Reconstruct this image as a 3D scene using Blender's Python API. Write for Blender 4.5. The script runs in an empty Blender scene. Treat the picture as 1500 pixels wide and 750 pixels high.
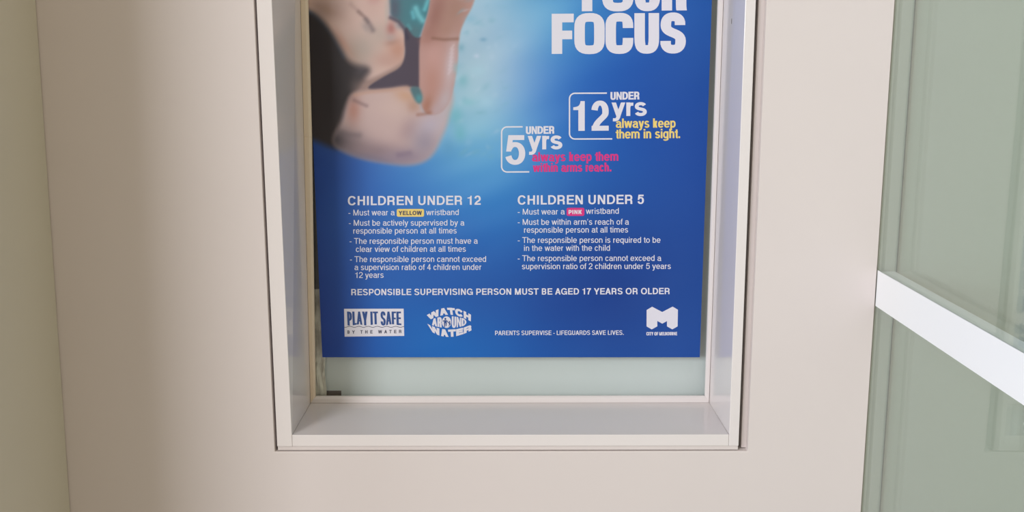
import bpy, math, random
import numpy as np
from math import sin, cos, pi, radians

random.seed(4)
S = bpy.context.scene
COL = S.collection

# ------------------------------------------------------------------ camera, light, exposure
S.view_settings.view_transform = 'Standard'
S.view_settings.look = 'None'
S.view_settings.gamma = 1.0
S.view_settings.use_curve_mapping = False
S.view_settings.exposure = 0.0

cam = bpy.data.cameras.new('camera')
cam.sensor_width = 36.0
cam.lens = 36.0 * 1590.0 / 1500.0
cam.clip_start = 0.02
cam_o = bpy.data.objects.new('camera', cam)
COL.objects.link(cam_o)
cam_o.location = (0.0, -1.6, 1.5)
cam_o.rotation_euler = (radians(90 - 10.25), 0.0, radians(-0.2))
S.camera = cam_o

world = bpy.data.worlds.new('world')
S.world = world
world.use_nodes = True
wn = world.node_tree
bg = wn.nodes['Background']
w_tc = wn.nodes.new('ShaderNodeTexCoord')
w_sx = wn.nodes.new('ShaderNodeSeparateXYZ')
w_mr = wn.nodes.new('ShaderNodeMapRange')
w_mr.inputs['From Min'].default_value = -0.8
w_mr.inputs['From Max'].default_value = 0.8
w_mx = wn.nodes.new('ShaderNodeMix')
w_mx.data_type = 'RGBA'
w_mx.inputs['A'].default_value = (0.90, 0.90, 0.90, 1.0)      # daylit side of the room
w_mx.inputs['B'].default_value = (1.0, 0.83, 0.58, 1.0)      # warmer fill from the right side of the room
wn.links.new(w_tc.outputs['Generated'], w_sx.inputs[0])
wn.links.new(w_sx.outputs['X'], w_mr.inputs['Value'])
wn.links.new(w_mr.outputs[0], w_mx.inputs['Factor'])
wn.links.new(w_mx.outputs['Result'], bg.inputs['Color'])
bg.inputs['Strength'].default_value = 0.70


def area(name, loc, target, sx, sy, power, color):
    l = bpy.data.lights.new(name, 'AREA')
    l.shape = 'RECTANGLE'
    l.size, l.size_y = sx, sy
    l.energy = power
    l.color = color
    o = bpy.data.objects.new(name, l)
    COL.objects.link(o)
    o.location = loc
    d = [target[i] - loc[i] for i in range(3)]
    h = math.hypot(d[0], d[1])
    o.rotation_euler = (math.atan2(h, -d[2]), 0.0, math.atan2(d[1], d[0]) - pi / 2)
    return o


area('doorway_daylight', (-1.95, -3.2, 2.3), (0.0, 0.0, 1.15), 1.15, 1.6, 91.0, (0.93, 0.945, 1.0))
area('side_window_daylight', (-2.6, -1.7, 1.5), (0.2, -0.2, 1.2), 1.2, 1.8, 40.0, (0.86, 0.93, 1.0))


# ------------------------------------------------------------------ helpers
def lin(c):
    return tuple(((v / 255.0) / 12.92) if v / 255.0 <= 0.04045 else ((v / 255.0 + 0.055) / 1.055) ** 2.4 for v in c)


def tag(o, label=None, cat=None, group=None, kind=None):
    if label:
        o['label'] = label
    if cat:
        o['category'] = cat
    if group:
        o['group'] = group
    if kind:
        o['kind'] = kind
    return o


def empty(name, loc=(0, 0, 0)):
    o = bpy.data.objects.new(name, None)
    o.empty_display_size = 0.05
    COL.objects.link(o)
    o.location = loc
    return o


def mesh_obj(name, verts, faces, mat=None, parent=None, bevel=0.0, segs=2):
    me = bpy.data.meshes.new(name)
    me.from_pydata([tuple(map(float, v)) for v in verts], [], faces)
    me.update()
    o = bpy.data.objects.new(name, me)
    COL.objects.link(o)
    if mat:
        me.materials.append(mat)
    if parent:
        o.parent = parent
        o.location = [-c for c in parent.location]
    if bevel:
        b = o.modifiers.new('bevel', 'BEVEL')
        b.width = bevel
        b.segments = segs
        b.limit_method = 'ANGLE'
        b.angle_limit = radians(40)
    return o


class MB:
    def __init__(self):
        self.v, self.f = [], []

    def box(self, x0, x1, y0, y1, z0, z1):
        self.hexa([(x0, y0, z0), (x1, y0, z0), (x1, y1, z0), (x0, y1, z0),
                   (x0, y0, z1), (x1, y0, z1), (x1, y1, z1), (x0, y1, z1)])

    def hexa(self, p):
        n = len(self.v)
        self.v += p
        for q in ((0, 3, 2, 1), (4, 5, 6, 7), (0, 1, 5, 4), (1, 2, 6, 5), (2, 3, 7, 6), (3, 0, 4, 7)):
            self.f.append(tuple(n + i for i in q))

    def sweep(self, a, b):
        """closed profile a joined to the matching profile b, both capped"""
        n, k = len(self.v), len(a)
        self.v += list(a) + list(b)
        for i in range(k):
            j = (i + 1) % k
            self.f.append((n + i, n + j, n + k + j, n + k + i))
        self.f.append(tuple(n + i for i in reversed(range(k))))
        self.f.append(tuple(n + k + i for i in range(k)))

    def build(self, name, mat, parent=None, bevel=0.0):
        o = mesh_obj(name, self.v, self.f, mat, parent, bevel)
        import bmesh
        bm = bmesh.new()
        bm.from_mesh(o.data)
        bmesh.ops.recalc_face_normals(bm, faces=bm.faces)
        bm.to_mesh(o.data)
        bm.free()
        return o


# ------------------------------------------------------------------ materials
def paint(name, color, rough=0.5, spec=0.5, mottled=0.03, bump=0.04, scale=60.0, coat=0.0):
    m = bpy.data.materials.new(name)
    m.use_nodes = True
    nt = m.node_tree
    b = nt.nodes['Principled BSDF']
    tc = nt.nodes.new('ShaderNodeTexCoord')
    nz = nt.nodes.new('ShaderNodeTexNoise')
    nz.inputs['Scale'].default_value = 3.0
    nz.inputs['Detail'].default_value = 4.0
    nt.links.new(tc.outputs['Object'], nz.inputs['Vector'])
    mx = nt.nodes.new('ShaderNodeMix')
    mx.data_type = 'RGBA'
    mx.inputs['A'].default_value = (*[c * (1 - mottled) for c in color], 1)
    mx.inputs['B'].default_value = (*[min(1, c * (1 + mottled)) for c in color], 1)
    nt.links.new(nz.outputs['Fac'], mx.inputs['Factor'])
    nt.links.new(mx.outputs['Result'], b.inputs['Base Color'])
    b.inputs['Roughness'].default_value = rough
    b.inputs['Specular IOR Level'].default_value = spec
    b.inputs['Coat Weight'].default_value = coat
    b.inputs['Coat Roughness'].default_value = 0.12
    if bump:
        n2 = nt.nodes.new('ShaderNodeTexNoise')
        n2.inputs['Scale'].default_value = scale
        n2.inputs['Detail'].default_value = 3.0
        nt.links.new(tc.outputs['Object'], n2.inputs['Vector'])
        bp = nt.nodes.new('ShaderNodeBump')
        bp.inputs['Strength'].default_value = bump
        bp.inputs['Distance'].default_value = 0.002
        nt.links.new(n2.outputs['Fac'], bp.inputs['Height'])
        nt.links.new(bp.outputs['Normal'], b.inputs['Normal'])
    return m


def clear_glass(name, tint, rough=0.0):
    """thin pane: Schlick mirror over tinted see-through, the same from both sides"""
    m = bpy.data.materials.new(name)
    m.use_nodes = True
    nt = m.node_tree
    nt.nodes.clear()
    out = nt.nodes.new('ShaderNodeOutputMaterial')
    tr = nt.nodes.new('ShaderNodeBsdfTransparent')
    tr.inputs['Color'].default_value = (*tint, 1)
    gl = nt.nodes.new('ShaderNodeBsdfGlossy')
    gl.inputs['Roughness'].default_value = rough
    lw = nt.nodes.new('ShaderNodeLayerWeight')
    lw.inputs['Blend'].default_value = 0.5
    pw = nt.nodes.new('ShaderNodeMath')
    pw.operation = 'POWER'
    pw.inputs[1].default_value = 5.0
    ma = nt.nodes.new('ShaderNodeMath')
    ma.operation = 'MULTIPLY_ADD'
    ma.inputs[1].default_value = 0.96
    ma.inputs[2].default_value = 0.04
    mx = nt.nodes.new('ShaderNodeMixShader')
    nt.links.new(lw.outputs['Facing'], pw.inputs[0])
    nt.links.new(pw.outputs[0], ma.inputs[0])
    nt.links.new(ma.outputs[0], mx.inputs[0])
    nt.links.new(tr.outputs[0], mx.inputs[1])
    nt.links.new(gl.outputs[0], mx.inputs[2])
    nt.links.new(mx.outputs[0], out.inputs['Surface'])
    return m


M_wall = paint('wall_paint', (0.67, 0.602, 0.578), 0.55, 0.35)
M_left = paint('side_wall_paint', (0.60, 0.56, 0.47), 0.55, 0.35)
M_trim = paint('gloss_trim_paint', (0.745, 0.69, 0.672), 0.14, 0.5, 0.02, 0.02, 25.0)
M_bead = paint('warm_lit_bead_paint', (0.76, 0.63, 0.48), 0.3, 0.5, 0.04, 0.02, 25.0)  # left bead only: the warm light on it is put into the colour
M_grey = paint('grey_channel_metal', (0.42, 0.43, 0.38), 0.38, 0.5, 0.02, 0.0)
M_white = paint('white_rail_enamel', (0.84, 0.85, 0.87), 0.35, 0.5, 0.01, 0.0)
M_dark = paint('dark_gasket_rubber', (0.10, 0.10, 0.09), 0.6, 0.3, 0.05, 0.0)
M_film = paint('frosted_film', (0.67, 0.705, 0.71), 0.5, 0.3, 0.02, 0.0)
M_floor = paint('floor_vinyl', (0.32, 0.30, 0.28), 0.5, 0.4, 0.15, 0.05)
M_rear = paint('rear_room_paint', (0.30, 0.30, 0.27), 0.7, 0.3)
M_card = paint('brown_card', (0.16, 0.12, 0.095), 0.8, 0.2, 0.2)
M_mark = paint('old_fixing_mark', (0.10, 0.085, 0.08), 0.7, 0.3, 0.2)
M_glass_w = clear_glass('window_glass', (0.97, 0.985, 0.975))
M_glass_d = clear_glass('green_door_glass', (0.93, 0.968, 0.955), 0.02)

# ------------------------------------------------------------------ the setting
# front wall: a slab around the window opening
def ring(name, outer, inner, y0, y1, mat):
    v, f = [], []
    for y in (y0, y1):
        v += [(x, y, z) for x, z in outer] + [(x, y, z) for x, z in inner]
    for i in range(4):
        j = (i + 1) % 4
        f.append((i, j, 4 + j, 4 + i))                 # front
        f.append((8 + j, 8 + i, 12 + i, 12 + j))       # back
        f.append((j, i, 8 + i, 8 + j))                 # outside
        f.append((4 + i, 4 + j, 12 + j, 12 + i))       # reveal
    o = mesh_obj(name, v, f, mat)
    return o


wall_front = ring('wall_front', [(-0.80, 0.0), (0.54786, 0.0), (0.56217, 2.7), (-0.80, 2.7)],
                  [(-0.3613, 0.9032), (0.3708, 0.9032), (0.3725, 1.96), (-0.3670, 1.96)], 0.0, 0.165, M_wall)
bv = wall_front.modifiers.new('bevel', 'BEVEL')
bv.width, bv.segments, bv.limit_method = 0.0014, 2, 'ANGLE'
tag(wall_front, kind='structure')

b = MB()                                                # side wall stops half a metre out, then turns away
b.hexa([(-1.9, -0.50, 0), (-0.690, -0.50, 0), (-0.690, 0.0, 0), (-1.9, 0.0, 0),
        (-1.9, -0.50, 2.7), (-0.667, -0.50, 2.7), (-0.667, 0.0, 2.7), (-1.9, 0.0, 2.7)])
tag(b.build('wall_left', M_left, bevel=0.004), kind='structure')

b = MB()
b.hexa([(0.5806, 0.012, 0), (1.9, 0.012, 0), (1.9, 0.14, 0), (0.5806, 0.14, 0),
        (0.5949, 0.012, 2.7), (1.9, 0.012, 2.7), (1.9, 0.14, 2.7), (0.5949, 0.14, 2.7)])
M_beyond = paint('hall_wall_paint', (0.62, 0.62, 0.585), 0.6, 0.3)
tag(b.build('wall_right', M_beyond), kind='structure')

b = MB()
b.box(-3.2, 1.9, -3.6, 1.9, -0.06, 0.0)
tag(b.build('floor', M_floor), kind='structure')

b = MB()                                                # the dim room behind the window
b.box(-1.0, 1.0, 1.50, 1.56, 0.0, 2.7)
b.box(-1.06, -1.0, 0.17, 1.56, 0.0, 2.7)
b.box(1.0, 1.06, 0.17, 1.56, 0.0, 2.7)
b.box(-1.06, 1.06, 0.17, 1.56, 2.7, 2.75)
tag(b.build('wall_rear', M_rear), kind='structure')

# ---- window: lining boards, beads, pane
win = tag(empty('window_1', (0.0, 0.08, 0.9045)), kind='structure')
TOP = 1.93


def lean(z, x_low, x_high):
    """x on a slightly out-of-plumb edge, measured at z 0.93 and 1.59"""
    return x_low + (x_high - x_low) * (z - 0.93) / 0.66


def hexb(pb, pt):
    m = MB()
    m.hexa(list(pb) + list(pt))
    return m


def board_left(z):
    return [(lean(z, -0.3576, -0.3616), 0.0, z), (lean(z, -0.3341, -0.3394), 0.0, z),
            (lean(z, -0.3338, -0.3277), 0.176, z), (lean(z, -0.3576, -0.3616), 0.176, z)]


def board_right(z):
    return [(0.3412, 0.0, z), (0.3565, 0.0, z), (0.3565, 0.176, z), (lean(z, 0.3390, 0.3404), 0.176, z)]


hexb(board_left(0.9115), board_left(TOP + 0.018)).build('jamb', M_trim, win, 0.0009)
hexb(board_right(0.9115), board_right(TOP + 0.018)).build('jamb', M_trim, win, 0.0009)
m = MB()
m.hexa([(-0.3339, 0.0004, 0.9115), (0.3410, 0.0004, 0.9115), (0.3388, 0.20, 0.9115), (-0.3336, 0.20, 0.9115),
        (-0.3339, 0.0004, 0.9300), (0.3410, 0.0004, 0.9300), (0.3388, 0.20, 0.9305), (-0.3336, 0.20, 0.9305)])
sill = m.build('sill', M_trim, win, 0.0009)
m = MB()
m.box(lean(TOP, -0.3341, -0.3394), 0.3410, 0.0004, 0.176, TOP, TOP + 0.018)
m.build('head_board', M_trim, win, 0.0009)
m = MB()                                                # packing set back in the gap around the lining
m.box(-0.3640, -0.3590, 0.020, 0.10, 0.9046, 1.95)
m.box(0.3632, 0.3735, 0.013, 0.10, 0.9046, 1.95)
m.box(-0.3570, 0.3560, 0.003, 0.10, 0.9047, 0.9113)
m.build('gap_packing', M_wall, win)

# glazing beads: small chamfered sticks in front of the pane, mitred at the corners
GB = 0.1650                                             # back of beads


def bead(p0, p1, q0, q1, mat=M_trim):
    """p0-p1: edge on the lining, q0-q1: inner edge at the pane (x, z)"""
    m = MB()
    def prof(p, q):
        mid = (p[0] * 0.30 + q[0] * 0.70, p[1] * 0.30 + q[1] * 0.70)
        return [(p[0], GB, p[1]), (p[0], 0.1572, p[1]), (mid[0], 0.1572, mid[1]), (q[0], 0.1605, q[1]), (q[0], GB, q[1])]
    m.sweep(prof(p0, q0), prof(p1, q1))
    return m.build('glazing_bead', mat, win, 0.0006)


zt = TOP - 0.0002
P = [(-0.3335, 0.9306), (0.3386, 0.9306), (lean(zt, 0.3388, 0.3400), zt), (lean(zt, -0.3335, -0.3275), zt)]
Q = [(-0.3253, 0.9413), (0.3317, 0.9413), (0.3319, zt - 0.012), (-0.3140, zt - 0.012)]
for i in range(4):
    j = (i + 1) % 4
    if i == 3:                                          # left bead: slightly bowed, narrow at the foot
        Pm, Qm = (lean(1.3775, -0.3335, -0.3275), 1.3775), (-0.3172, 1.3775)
        tag(bead(P[3], Pm, Q[3], Qm, M_bead), 'left glazing bead with warm light in its colour, upper length')
        tag(bead(Pm, P[0], Qm, Q[0], M_bead), 'left glazing bead with warm light in its colour, lower length')
    else:
        bead(P[i], P[j], Q[i], Q[j])
m = MB()
m.box(-0.3255, 0.3375, 0.1663, 0.1720, 0.9312, TOP - 0.002)
m.build('glass_pane', M_glass_w, win)

m = MB()                                                # frosted sheet hung a little behind the pane, cut away at one foot
FY = 0.1860
m.box(-0.3125, 0.3365, FY, FY + 0.0006, 0.9433, TOP - 0.004)
m.box(-0.2857, 0.3365, FY, FY + 0.0006, 0.9312, 0.9433)
tag(m.build('frosted_sheet', M_film, win), 'pale grey green frosted sheet')

# small fixing marks in the lining
m = MB()
m.sweep([(-0.33420, 0.0790 + 0.0012 * cos(a), 1.5535 + 0.0022 * sin(a)) for a in np.linspace(0, 2 * pi, 10)[:-1]],
        [(-0.33230, 0.0790 + 0.0012 * cos(a), 1.5535 + 0.0022 * sin(a)) for a in np.linspace(0, 2 * pi, 10)[:-1]])
m.build('nail_head', M_mark, win)
m = MB()
m.sweep([(0.3400, 0.0882 + 0.0011 * cos(a), 1.5577 + 0.0042 * sin(a)) for a in np.linspace(0, 2 * pi, 10)[:-1]],
        [(0.3412, 0.0882 + 0.0011 * cos(a), 1.5577 + 0.0042 * sin(a)) for a in np.linspace(0, 2 * pi, 10)[:-1]])
m.build('nail_head', M_mark, win)
m = MB()
for cx, cz, rx, rz in ((-0.2668, 0.9262, 0.0010, 0.0008), (-0.2642, 0.9292, 0.0017, 0.0006)):
    ang = np.linspace(0, 2 * pi, 9)[:-1]
    m.sweep([(cx + rx * cos(a), 0.0000, cz + rz * sin(a)) for a in ang], [(cx + rx * cos(a), 0.0007, cz + rz * sin(a)) for a in ang])
m.build('paint_chip', M_mark, sill)

# ---- glass door or partition with its white rail
door = tag(empty('door_1', (0.585, -0.5, 0.0)), kind='structure')


def xd(z):
    """door edge, a touch out of plumb like the wall end beside it"""
    return 0.5521 + 0.0053 * (z - 0.80)


def upright(x0, x1, y0, y1, z0, z1):
    m = MB()
    m.hexa([(xd(z0) + x0, y0, z0), (xd(z0) + x1, y0, z0), (xd(z0) + x1, y1, z0), (xd(z0) + x0, y1, z0),
            (xd(z1) + x0, y0, z1), (xd(z1) + x1, y0, z1), (xd(z1) + x1, y1, z1), (xd(z1) + x0, y1, z1)])
    return m


DE = -1.25                                              # free end of the door
tag(upright(0.0020, 0.0314, 0.006, 0.060, 0.0, 2.4).build('side_channel', M_grey, door, 0.0008), 'grey metal channel')
tag(upright(0.0314, 0.0319, 0.004, 0.030, 0.0, 2.4).build('gasket', M_dark, door), 'thin dark gasket')
upright(0.0016, 0.0056, DE, -0.0012, 0.004, 2.4).build('glass_pane', M_glass_d, door)
upright(0.0275, 0.0315, DE, 0.0030, 0.004, 2.4).build('glass_pane', M_glass_d, door)
tag(upright(0.0008, 0.0014, DE, -0.0012, 1.1340, 1.1888).build('safety_strip', M_white, door), 'flat white horizontal strip')
tag(upright(0.0060, 0.0270, DE, -0.0012, 1.1345, 1.1872).build('transom', M_white, door, 0.0006), 'white bar between the two panes')

# ------------------------------------------------------------------ lettering: a plain grotesque drawn with pen strokes
def arc(cx, cy, rx, ry, a0, a1, n=14, e=2.0):
    out = []
    for i in range(n + 1):
        a = radians(a0 + (a1 - a0) * i / n)
        c, s = cos(a), sin(a)
        out.append((cx + rx * math.copysign(abs(c) ** (2 / e), c), cy + ry * math.copysign(abs(s) ** (2 / e), s)))
    return out


def bez(p0, p1, p2, p3, n=10):
    return [tuple((1 - t) ** 3 * p0[k] + 3 * (1 - t) ** 2 * t * p1[k] + 3 * (1 - t) * t * t * p2[k] + t ** 3 * p3[k] for k in (0, 1))
            for t in [i / n for i in range(n + 1)]]


XH = 0.735
ADV = dict(A=(.93, 0), B=(.93, 1), C=(1.0, 2), D=(1.0, 3), E=(.91, 4), F=(.84, 4), G=(1.08, 2), H=(1.0, 1), I=(.40, 1), K=(.95, 4),
           L=(.78, 4), M=(1.16, 1), N=(1.0, 1), O=(1.08, 2), P=(.93, 3), R=(1.0, 1), S=(.93, 2), T=(.85, 0), U=(1.0, 1), V=(.93, 0),
           W=(1.31, 0), Y=(.93, 0))
LOW = dict(a=(.775, 5), b=(.775, 6), c=(.70, 5), d=(.775, 7), e=(.775, 5), f=(.39, 0), g=(.775, 7), h=(.775, 8), i=(.31, 8), k=(.70, 8),
           l=(.31, 8), m=(1.16, 8), n=(.775, 8), o=(.775, 5), p=(.775, 6), q=(.775, 7), r=(.51, 8), s=(.70, 5), t=(.39, 0), u=(.775, 8),
           v=(.70, 0), w=(1.0, 0), x=(.70, 0), y=(.70, 0))
DIG = {'1': (.775, 5), '2': (.775, 5), '4': (.775, 5), '5': (.775, 5), '7': (.775, 5)}
PUN = {'.': (.36, 8), '-': (.46, 5), "'": (.30, 8), ' ': (.387, 0)}
SB = [(.012, .012), (.105, .105), (.055, .055), (.105, .05), (.105, .03), (.05, .045), (.08, .05), (.05, .08), (.09, .085)]


class Pen:
    """collects polygons for one glyph; v and h are the thickness of upright and flat strokes, cap height is 1"""
    def __init__(self, v, h, e):
        self.v, self.h, self.e, self.polys = v, h, e, []

    def q(self, *pts):
        self.polys.append(list(pts))

    def rect(self, x0, y0, x1, y1):
        self.q((x0, y0), (x1, y0), (x1, y1), (x0, y1))

    def diag(self, xb, yb, xt, yt, w):
        self.q((xb, yb), (xb + w, yb), (xt + w, yt), (xt, yt))

    def stroke(self, pts, v=None, h=None):
        v, h = v or self.v, h or self.h
        p = [pts[0]]
        for a in pts[1:]:
            if math.hypot(a[0] - p[-1][0], a[1] - p[-1][1]) > 1e-5:
                p.append(a)
        L, R = [], []
        ring_shut = len(p) > 3 and math.hypot(p[0][0] - p[-1][0], p[0][1] - p[-1][1]) < 1e-4
        for i in range(len(p)):
            a, c = p[max(0, i - 1)], p[min(len(p) - 1, i + 1)]
            if ring_shut and i in (0, len(p) - 1):
                a, c = p[-2], p[1]
            tx, ty = c[0] - a[0], c[1] - a[1]
            d = math.hypot(tx, ty) or 1
            nx, ny = -ty / d, tx / d
            k = math.hypot(nx * v, ny * h)           # thickness for this direction
            dx, dy = nx * k / 2, ny * k / 2
            L.append((p[i][0] + dx, p[i][1] + dy))
            R.append((p[i][0] - dx, p[i][1] - dy))
        for i in range(len(p) - 1):
            self.q(R[i], R[i + 1], L[i + 1])
            self.q(R[i], L[i + 1], L[i])


def glyph(ch, W, v, h, e=2.25):
    """outlines in a box of width W (ink), cap height 1"""
    g = Pen(v, h, e)
    l, r, bm_, tp = v / 2, W - v / 2, h / 2, 1 - h / 2
    cx, rx, xt = W / 2, (W - v) / 2, XH - h / 2
    A = lambda cx, cy, rx, ry, a0, a1, n=14: arc(cx, cy, rx, ry, a0, a1, n, e)
    dw = min(v * 1.10, W * {'A': .36, 'N': .32, 'M': .26, 'W': .262, 'V': .42, 'Y': .42, 'w': .26, 'v': .42, 'y': .42}.get(ch, 9))
    if ch in 'NM':
        v = min(v, W * .31)
    o_ = 0.012                                         # overshoot of round forms
    def bowl(x0, x1, y0, y1):                          # D-like: flat left, round right
        ry = (y1 - y0) / 2
        k = max(x1 - ry * 0.95, x0)
        g.stroke([(x0, y1)] + A(k, (y0 + y1) / 2, x1 - k, ry, 90, -90) + [(x0, y0)])
    def ring_(y0, y1):
        g.stroke(A(cx, (y0 + y1) / 2, rx, (y1 - y0) / 2, 0, 360, 32))
    if ch == 'A':
        g.diag(0, 0, cx - dw / 2, 1, dw); g.diag(W - dw, 0, cx - dw / 2, 1, dw)
        t = 0.24
        g.rect(dw * .5 + (cx - dw) * t, t - 0.0, W - dw * .5 - (cx - dw) * t, t + h * .92)
    elif ch == 'B':
        g.rect(0, 0, v, 1); bowl(l, r - .04 * W, .5, tp); bowl(l, r, bm_, .5)
    elif ch in 'CG':
        st = 62 if ch == 'G' else 44
        s = .30
        if e > 2.6:                                    # condensed: straight cut jaws
            ry = .26
            g.stroke([(r, .64)] + [(r, tp - ry)] + A(cx, tp - ry + o_, rx, ry, 0, 180) + A(cx, bm_ + ry - o_, rx, ry, 180, 360) + [(r, .385)])
        else:
            g.stroke(A(cx, .5, rx, .5 - bm_ + o_, 28, 332 if ch == 'C' else 320, 30))
            if ch == 'G':
                g.rect(W - v * .82, 0, W, .52); g.rect(cx, .52 - h, W, .52)
    elif ch == 'D':
        g.rect(0, 0, v, 1); bowl(l, r, bm_, tp)
    elif ch == 'E':
        g.rect(0, 0, v, 1); g.rect(0, 0, W, h); g.rect(0, 1 - h, W * .97, 1); g.rect(0, .5 - h * .42, W * .92, .5 + h * .55)
    elif ch == 'F':
        g.rect(0, 0, v, 1); g.rect(0, 1 - h, W, 1); g.rect(0, .46 - h * .45, W * .93, .46 + h * .55)
    elif ch == 'H':
        g.rect(0, 0, v, 1); g.rect(W - v, 0, W, 1); g.rect(0, .52 - h / 2, W, .52 + h / 2)
    elif ch == 'I':
        g.rect(0, 0, v, 1)
    elif ch == 'K':
        g.rect(0, 0, v, 1); g.diag(v * .6, .34, W - dw * 1.1, 1, dw * 1.1); g.diag(W - dw * 1.1, 0, W * .30, .56, dw * 1.1)
    elif ch == 'L':
        g.rect(0, 0, v, 1); g.rect(0, 0, W, h)
    elif ch == 'M':
        g.rect(0, 0, v * .94, 1); g.rect(W - v * .94, 0, W, 1)
        g.diag(cx - dw / 2, 0, 0, 1, dw); g.diag(cx - dw / 2, 0, W - dw, 1, dw)
    elif ch == 'N':
        g.rect(0, 0, v * .95, 1); g.rect(W - v * .95, 0, W, 1); g.diag(W - dw, 0, 0, 1, dw)
    elif ch == 'O':
        if e > 2.6:
            ry = .27
            g.stroke(A(cx, tp - ry + o_, rx, ry, 0, 180) + A(cx, bm_ + ry - o_, rx, ry, 180, 360) + [(r, tp - ry + o_)][:1])
        else:
            ring_(bm_ - o_, tp + o_)
    elif ch == 'P':
        g.rect(0, 0, v, 1); bowl(l, r, .40, tp)
    elif ch == 'R':
        g.rect(0, 0, v, 1); bowl(l, r - .02 * W, .45, tp)
        g.stroke([(W * .45, .45)] + bez((W * .58, .45), (r - .02, .45), (r - .02, .34), (r - .02, .17)) + [(r - .018, .09), (r - .012, .03), (r - .004, -.03)])
        g.polys[:] = [[(x, max(y, 0.0)) for x, y in p] for p in g.polys]
    elif ch == 'S':
        ry = .5 * (1 - h) / 2 * 1.0 + .012
        e_, e = e, min(e, 2.4)
        yu, yl = tp - ry + o_, bm_ + ry - o_
        up = A(cx, yu, rx * .95, ry, 0 if e > 2.6 else 16, 180)
        dn = A(cx, yl, rx, ry, 0, -180 + (0 if e > 2.6 else 14))
        if e_ > 2.6:                                   # straight cut tips
            up, dn = [(up[0][0], yu - .0)] + up, dn + [(dn[-1][0], yl + .0)]
        g.stroke(up + bez(up[-1], (up[-1][0], yu - ry * 1.15), (dn[0][0], yl + ry * 1.15), dn[0], 14)[1:] + dn[1:])
    elif ch == 'T':
        g.rect(cx - v / 2, 0, cx + v / 2, 1); g.rect(0, 1 - h, W, 1)
    elif ch == 'U':
        ry = .30
        g.stroke([(l, 1), (l, bm_ + ry)] + A(cx, bm_ + ry - o_, rx, ry, 180, 360) + [(r, 1)])
    elif ch == 'V':
        g.diag(cx - dw / 2, 0, 0, 1, dw); g.diag(cx - dw / 2, 0, W - dw, 1, dw)
    elif ch == 'W':
        d = dw * .94
        a, c = W * .27, W * .73
        g.diag(a - d / 2, 0, 0, 1, d); g.diag(a - d / 2, 0, cx - d / 2, 1, d)
        g.diag(c - d / 2, 0, cx - d / 2, 1, d); g.diag(c - d / 2, 0, W - d, 1, d)
    elif ch == 'Y':
        g.rect(cx - v / 2, 0, cx + v / 2, .44); g.diag(cx - dw / 2, .38, 0, 1, dw); g.diag(cx - dw / 2, .38, W - dw, 1, dw)
    elif ch == '1':
        x = W * .72
        g.rect(x - v, 0, x, .72)
        g.q(*([(x, .70), (x, 1.0), (x - v * .66, 1.0)] + bez((x - v * .66, 1.0), (x - v * .72, .86), (x - v * 1.0, .70 + h * .62), (W * .06, .70 + h * .58), 8)[1:] + [(W * .06, .70)]))
    elif ch == '2':
        ry = .285
        cy = tp - ry + o_
        top = A(cx, cy, rx, ry, 172, -8)
        g.stroke(top + bez(top[-1], (r, cy - .20), (l + .06, .34), (l + .03, h * .55), 14)[1:])
        g.rect(0.01, 0, W, h)
    elif ch == '4':
        g.rect(W * .80 - v, 0, W * .80, 1); g.rect(0, .22, W, .22 + h * .95); g.diag(0, .28, W * .80 - v, 1, v * .9)
    elif ch == '5':
        g.rect(W * .16, 1 - h, W * .95, 1)
        g.diag(W * .03, .44, W * .14, 1, v * .80)
        cy = bm_ + .305
        g.stroke(A(cx - .01, cy - o_, rx + .01, .305, 148, -164, 26))
    elif ch == '7':
        g.rect(0, 1 - h, W, 1)
        g.stroke(bez((r + .02, 1 - h * .6), (W * .62, .72), (W * .36, .45), (W * .34, 0)))
    elif ch == 'a':
        g.stroke(A(cx - .01, xt - .19, rx - .02, .19, 165, 0) + [(r - .03, .16)] + bez((r - .03, .14), (r - .03, .06), (r, .03), (W + .01, .03), 5)[1:])
        yb = .235
        g.stroke([(r - .03, .42)] + bez((r - .03, .42), (cx, .41), (l, .42), (l, .21), 8)[1:] +
                 bez((l, .21), (l, bm_ - .02), (cx * .95, bm_ - o_ * 2), (cx + .02, bm_), 6)[1:] + bez((cx + .02, bm_), (r - .10, bm_), (r - .03, .14), (r - .03, .24), 5)[1:])
    elif ch in 'bdpqg':
        y0, y1 = bm_ - o_, xt + o_
        ring_(y0, y1)
        if ch == 'b': g.rect(0, 0, v, 1)
        if ch == 'd': g.rect(W - v, 0, W, 1)
        if ch == 'p': g.rect(0, -.29, v, XH)
        if ch == 'q': g.rect(W - v, -.29, W, XH)
        if ch == 'g':
            g.stroke([(r, XH), (r, -.08)] + bez((r, -.08), (r, -.29 + h / 2), (l, -.33 + h / 2), (l + .01, -.12), 12)[1:])
    elif ch == 'c':
        g.stroke(A(cx, XH / 2, rx, XH / 2 - bm_ + o_, 30, 330, 26))
    elif ch == 'e':
        g.stroke(A(cx, XH / 2, rx, XH / 2 - bm_ + o_, 0, 326, 28))
        g.rect(l, XH / 2 - h * .46, W - v * .12, XH / 2 + h * .40)
    elif ch == 'f':
        x = W * .34
        g.stroke([(x + v / 2, 0), (x + v / 2, .80)] + bez((x + v / 2, .80), (x + v / 2, .96), (W * .7, tp + .01), (W + .02, tp), 8)[1:])
        g.rect(0, XH - h * .92, W * .98, XH)
    elif ch in 'hn':
        g.rect(0, 0, v, 1 if ch == 'h' else XH)
        ry = .25
        g.stroke(A(cx, xt - ry + o_, rx, ry, 180, 0) + [(r, 0)])
    elif ch == 'i':
        g.rect(0, 0, v, XH); g.rect(0, 1 - h * 1.05, v, 1)
    elif ch == 'k':
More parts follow.
